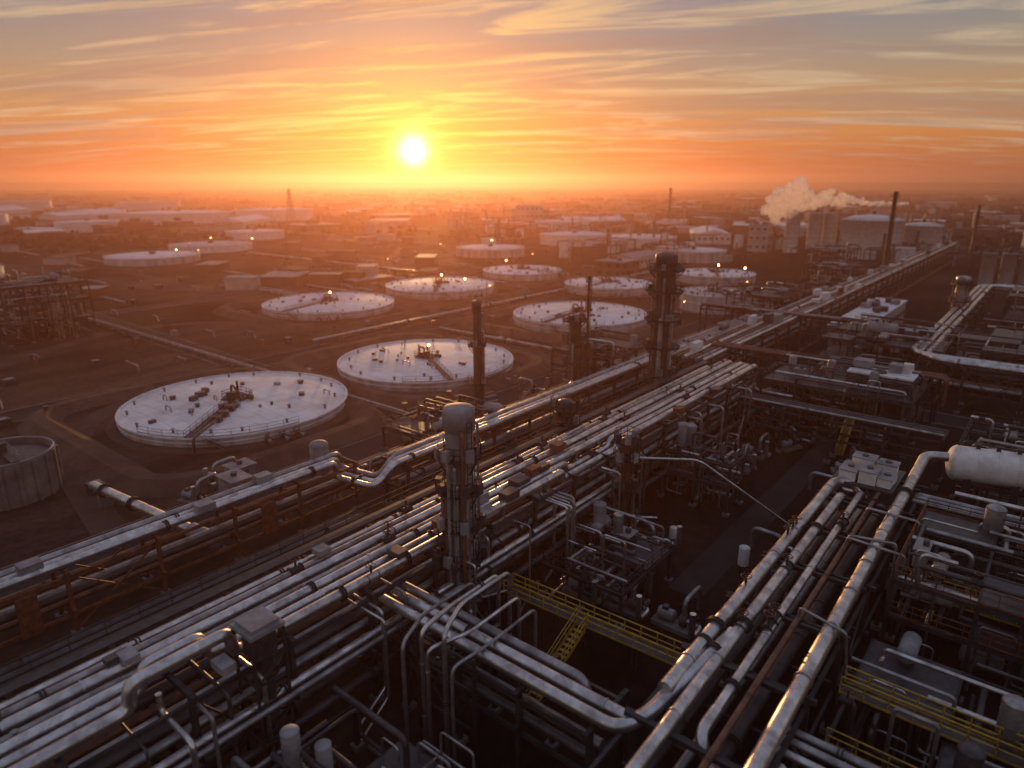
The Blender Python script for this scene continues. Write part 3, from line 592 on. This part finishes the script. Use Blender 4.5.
# ------------------------------------------------------------ background clutter
random.seed(70)
def backg(name,n,fn):
    b=B(name)
    for k in range(n): fn(b)
    b.done()
def polar(a0,a1,d0,d1):
    a=rad(39)+rad(-U(a0,a1)); d=d0*(d1/d0)**random.random(); return -math.sin(a)*d, math.cos(a)*d
def f_build(b):
    x,y=polar(-45,45,520,3800)
    w,d,h=U(8,36),U(8,50),U(3,7); rz=U(0,3.1); m=random.choice(["wall_dark","wall_light","wall_dark"]); b.box((x,y,h/2),(w,d,h),m,rz); b.box((x,y,h+.2),(w+.6,d+.6,.4),random.choice(["wall_light","wall_dark","wall_dark","white_paint"]),rz)
    if random.random()<.3: b.box((x,y,h+1.5),(w*.3,d*.2,3),"wall_dark",rz)
backg("distant_industrial_buildings",420,f_build)
def f_tree(b):
    x,y=polar(-45,45,450,5200)
    for q in range(random.randint(4,12)):
        px,py=x+U(-1,1)*40,y+U(-1,1)*14; r=U(1.2,3); h=U(2,5); n=7
        rings=[[(px+r*f*U(.6,1.3)*math.cos(j/n*6.283),py+r*f*U(.6,1.3)*math.sin(j/n*6.283),h*z+U(-.4,.4)) for j in range(n)] for f,z in((.35,.1),(1,.35),(.9,.6),(.5,.9),(.1,1))]
        b.loft(rings,"foliage",False)
        b.cyl((px,py,0),(px,py,h*.4),.2,"dark_steel",5)
backg("distant_trees",700,f_tree)
def f_stackpipe(b):
    x,y=polar(-5,42,330,1000); h=U(6,16); r=U(.3,.8); b.cyl((x,y,0),(x,y,h),r,random.choice(["dark_equipment","dull_cladding"]),10); b.rev((x,y,h*.7),[(r,0),(r+1,0),(r+1,.2),(r,.2)],"dark_steel",10,False,False)
    w=U(4,10); z=U(4,9)
    for sx in(-1,1):
        for sy in(-1,1): b.beam((x+sx*w,y+sy*w,0),(x+sx*w,y+sy*w,z),.4,"dark_steel")
    for sy in(-1,1): b.beam((x-w,y+sy*w,z),(x+w,y+sy*w,z),.4,"dark_steel"); b.beam((x+sy*w,y-w,z),(x+sy*w,y+w,z),.4,"dark_steel")
    b.box((x+U(-w,w),y+U(-w,w),z/2),(U(3,8),U(3,8),z*.8),random.choice(["wall_dark","wall_light","white_paint"]))
backg("distant_process_area",140,f_stackpipe)
random.seed(71)
def f_site(b):
    x,y=random.choice([(U(-126,-74),U(20,260)),(U(-200,-134),U(20,260)),(U(-300,-205),U(0,300)),(U(-500,-205),U(0,400))])
    for (tx,ty,R,h) in TK:
        if (x-tx)**2+(y-ty)**2<(R+4)**2: return
    t=random.random()
    if t<.4: b.box((x,y,.6),(U(.8,2.4),U(.8,2.4),1.2),random.choice(["grey_paint","dark_equipment","dark_equipment"])); b.box((x,y,1.25),(1.2,1.2,.1),"grey_paint")
    elif t<.7: b.pipe([(x,y,0),(x,y,1.3),(x+U(2,6),y,1.3),(x+U(2,6),y,0)],.15,"dull_cladding",fl=0,seg=8); 
    else: b.cyl((x,y,0),(x,y,1.8),.35,"rust_steel",10); b.cyl((x,y,1.8),(x,y,2.0),.5,"dark_equipment",10)
backg("site_equipment",300,f_site)
def f_low(b):
    x,y=polar(-44,-6,230,620)
    for (tx,ty,R,h) in TK:
        if (x-tx)**2+(y-ty)**2<(R+12)**2: return
    w=U(4,14);d=U(4,20);h=U(1.5,4.5);rz=rad(39*random.choice((0,1))); b.box((x,y,h/2),(w,d,h),random.choice(["wall_dark","wall_dark","wall_light","rust_steel"]),rz); b.box((x,y,h+.15),(w+.4,d+.4,.25),random.choice(["wall_dark","wall_dark","grey_paint"]),rz)
    b.pipe([(x+w,y,.8),(x+w+U(10,40),y,.8)],.4,"dull_cladding",fl=0,seg=8)
backg("site_huts",60,f_low)
def lamp(x,y,h=7):
    b=B("lamp_post",(x,y,0)); b.rev((x,y,0),[(.12,0),(.06,h)],"dark_steel",8); b.beam((x,y,h),(x+1.2,y,h+.2),.08,"dark_steel"); b.box((x+1.3,y,h+.2),(.6,.25,.12),"dark_equipment"); b.box((x+1.3,y,h+.12),(.4,.18,.05),"lamp_glow"); b.done()
for p in[(-131,150),(-75,160),(-76,205),(-175,228),(-210,180),(-300,150),(-240,240),(-130,262),(-372,215),(-338,165)]: lamp(*p)
b=B("flood_light")
for p in[(-165,165,4.4),(-159,170,3),(-167,121,3.6),(-97,92.5,3.4),(-368,192,5.2),(-350,206,5),(-316,148,5),(-103,249,4.6),(-231,268,6),(-92,247,4.5),(-178,215,4)]:
    x,y,z=p; b.cyl((x+.9,y,z-2),(x+.9,y,z+1.4),.06,"dark_steel",6); b.box((x+.9,y,z+1.5),(.5,.2,.45),"dark_equipment"); b.box((x+.9,y-.14,z+1.5),(.44,.06,.38),"lamp_glow")
b.done()
# ------------------------------------------------------------ steam plume
random.seed(90)
me=bpy.data.meshes.new("steam_plume")
bm=bmesh.new(); Rv=Vector((.777,.629,0))
def puff(p,r):
    mt=Matrix.Translation(p)@Matrix.Diagonal((r,r,r*U(.7,1),1)); bmesh.ops.create_icosphere(bm,subdivisions=2,radius=1,matrix=mt)
o0=Vector((-127,370,17))
for k in range(190):
    t=k/189; p=o0+Rv*(t*70); top=6+10*math.exp(-((t-.17)/.11)**2)+6*math.exp(-((t-.5)/.15)**2)-1*t; bot=(0 if t<.18 else 3+2.2*t)
    p.z=20+bot+(top-bot)*random.random(); puff(p+Vector((U(-2,2),U(-2,2),0)),(2.0*math.exp(-((t-.15)/.2)**2)+1.6*(1-t)+.9)*U(.4,1.1))
for k in range(8): puff(o0+Rv*4+Vector((U(-1.5,1.5),U(-1.5,1.5),k*1.2-1)),U(1.5,2.6))
bm.to_mesh(me); bm.free(); so=bpy.data.objects.new("steam_plume",me); sc.collection.objects.link(so)
rm=so.modifiers.new("r","REMESH"); rm.mode='VOXEL'; rm.voxel_size=.35; rm.use_smooth_shade=True
tx=bpy.data.textures.new("steam_noise","CLOUDS"); tx.noise_scale=1.9; tx.noise_depth=5
dm=so.modifiers.new("d","DISPLACE"); dm.texture=tx; dm.strength=2.6; dm.mid_level=.52; dm.texture_coords='GLOBAL'
me.materials.append(MATS["steam"])
# ------------------------------------------------------------ haze (real air volume)
hz=B("haze"); MATS["haze"]=m2=bpy.data.materials.new("haze"); m2.use_nodes=True; nt=m2.node_tree; nt.nodes.clear(); o=nt.nodes.new("ShaderNodeOutputMaterial"); v=nt.nodes.new("ShaderNodeVolumeScatter"); v.inputs["Color"].default_value=(1,.50,.40,1); v.inputs["Density"].default_value=.00040; v.inputs["Anisotropy"].default_value=.70
va=nt.nodes.new("ShaderNodeVolumeAbsorption"); va.inputs["Color"].default_value=(.45,.30,.25,1); va.inputs["Density"].default_value=.00032; vs_=nt.nodes.new("ShaderNodeAddShader"); nt.links.new(v.outputs[0],vs_.inputs[0]); nt.links.new(va.outputs[0],vs_.inputs[1]); nt.links.new(vs_.outputs[0],o.inputs["Volume"])
hz.box((0,0,31),(7600,7600,66),"haze"); hz.done()
# ------------------------------------------------------------ world
w=bpy.data.worlds.new("World"); sc.world=w; w.use_nodes=True; nt=w.node_tree; nt.nodes.clear()
def N_(t): return nt.nodes.new(t)
def lk(a,b): nt.links.new(a,b)
def M(op,a,b=None,c=None,clamp=False):
    n=N_("ShaderNodeMath"); n.operation=op; n.use_clamp=clamp
    for i,x in enumerate((a,b,c)):
        if x is None: continue
        if isinstance(x,(int,float)): n.inputs[i].default_value=x
        else: lk(x,n.inputs[i])
    return n.outputs[0]
def dot(v,t):
    n=N_("ShaderNodeVectorMath"); n.operation='DOT_PRODUCT'; lk(v,n.inputs[0]); n.inputs[1].default_value=t; return n.outputs["Value"]
def mixc(f,a,b,bl='MIX'):
    n=N_("ShaderNodeMix"); n.data_type='RGBA'; n.blend_type=bl; n.clamp_factor=True
    if isinstance(f,(int,float)): n.inputs[0].default_value=f
    else: lk(f,n.inputs[0])
    for i,x in((6,a),(7,b)):
        if isinstance(x,tuple): n.inputs[i].default_value=(*x,1)
        else: lk(x,n.inputs[i])
    return n.outputs[2]
def ramp(f,els):
    n=N_("ShaderNodeValToRGB"); cr=n.color_ramp; lk(f,n.inputs[0])
    while len(cr.elements)<len(els): cr.elements.new(.5)
    for e,(p,c) in zip(cr.elements,els): e.position=p; e.color=(*c,1)
    return n.outputs[0]
SE=2.3; SA=-46.8
sd=(math.sin(rad(SA))*math.cos(rad(SE)),math.cos(rad(SA))*math.cos(rad(SE)),math.sin(rad(SE)))
sk=N_("ShaderNodeTexSky"); sk.sky_type='NISHITA'; sk.sun_disc=False; sk.sun_elevation=rad(SE); sk.sun_rotation=rad(SA)
skt=mixc(1.0,sk.outputs[0],(.45,.27,.22),'MULTIPLY')
bg1=N_("ShaderNodeBackground"); lk(skt,bg1.inputs[0]); bg1.inputs[1].default_value=.05
tc=N_("ShaderNodeTexCoord"); nv=N_("ShaderNodeVectorMath"); nv.operation='NORMALIZE'; lk(tc.outputs["Generated"],nv.inputs[0]); D=nv.outputs[0]
z=dot(D,(0,0,1)); rr=dot(D,(.777,.629,0)); ff=dot(D,(-.629,.777,0)); sdn=dot(D,sd)
zc=M('MAXIMUM',z,0.0)
base=ramp(M('MULTIPLY',zc,2.0),[(0,(.26,.085,.055)),(.05,(.42,.13,.05)),(.12,(.56,.22,.07)),(.19,(.48,.28,.125)),(.28,(.33,.27,.20)),(.38,(.225,.245,.25)),(1,(.24,.275,.38))])
q=M('DIVIDE',1.0,M('ADD',zc,.09))
cv=N_("ShaderNodeCombineXYZ"); lk(M('MULTIPLY',M('MULTIPLY',rr,q),.42),cv.inputs[0]); lk(M('ADD',M('MULTIPLY',M('MULTIPLY',ff,q),1.7),M('MULTIPLY',rr,1.6)),cv.inputs[1])
def noise(vec,s,d,dist,off=0):
    n=N_("ShaderNodeTexNoise"); n.inputs["Scale"].default_value=s; n.inputs["Detail"].default_value=d; n.inputs["Distortion"].default_value=dist; n.inputs["Roughness"].default_value=.6
    mp=N_("ShaderNodeMapping"); mp.inputs["Location"].default_value=(off,off*1.7,0); lk(vec,mp.inputs[0]); lk(mp.outputs[0],n.inputs["Vector"]); return n.outputs["Fac"]
def sm(f,a,b):
    n=N_("ShaderNodeMapRange"); n.interpolation_type='SMOOTHSTEP'; lk(f,n.inputs[0]); n.inputs[1].default_value=a; n.inputs[2].default_value=b; return n.outputs[0]
c1=sm(noise(cv.outputs[0],1.4,9,1.3),.48,.62); c2=sm(noise(cv.outputs[0],.9,8,.7,4.3),.47,.62)
wide=M('POWER',M('MAXIMUM',sdn,0.0),22.0)
hi=mixc(wide,(.55,.44,.30),(.98,.62,.20))
band=M('MULTIPLY',sm(z,.005,.06),M('SUBTRACT',1.0,sm(z,.4,.8)))
col=mixc(M('MULTIPLY',M('MULTIPLY',c1,band),.8),base,hi)
col=mixc(M('MULTIPLY',M('MULTIPLY',c2,band),.55),col,(.28,.21,.18))
for p,c in((34,(.16,.075,.0)),(110,(.30,.14,.0)),(600,(.45,.32,.02)),(2600,(1.1,.85,.3)),(9000,(6,5,2.4))):
    f=M('POWER',M('MAXIMUM',sdn,0.0),float(p)); cb=N_("ShaderNodeVectorMath"); cb.operation='SCALE'; cb.inputs[0].default_value=c; lk(f,cb.inputs["Scale"]); col=mixc(1.0,col,cb.outputs[0],'ADD')
bg2=N_("ShaderNodeBackground"); lk(col,bg2.inputs[0]); bg2.inputs[1].default_value=.92
ad=N_("ShaderNodeAddShader"); lk(bg1.outputs[0],ad.inputs[0]); lk(bg2.outputs[0],ad.inputs[1]); wo=N_("ShaderNodeOutputWorld"); lk(ad.outputs[0],wo.inputs[0])
# ------------------------------------------------------------ sun
sl=bpy.data.lights.new("sun","SUN"); sl.energy=4.6; sl.angle=rad(.6); sl.color=(1,.41,.14); so=bpy.data.objects.new("sun",sl); sc.collection.objects.link(so)
so.rotation_euler=Vector(sd).to_track_quat('Z','Y').to_euler()
# ------------------------------------------------------------ camera
cd=bpy.data.cameras.new("camera");c=bpy.data.objects.new("camera",cd);sc.collection.objects.link(c);sc.camera=c
c.location=(0,0,36);c.rotation_euler=(rad(90-16.5),0,rad(39));cd.lens=24;cd.clip_end=60000
cd.dof.use_dof=True; cd.dof.focus_distance=60; cd.dof.aperture_fstop=.10
sc.view_settings.view_transform='Standard'; sc.view_settings.look='None'; sc.view_settings.exposure=0
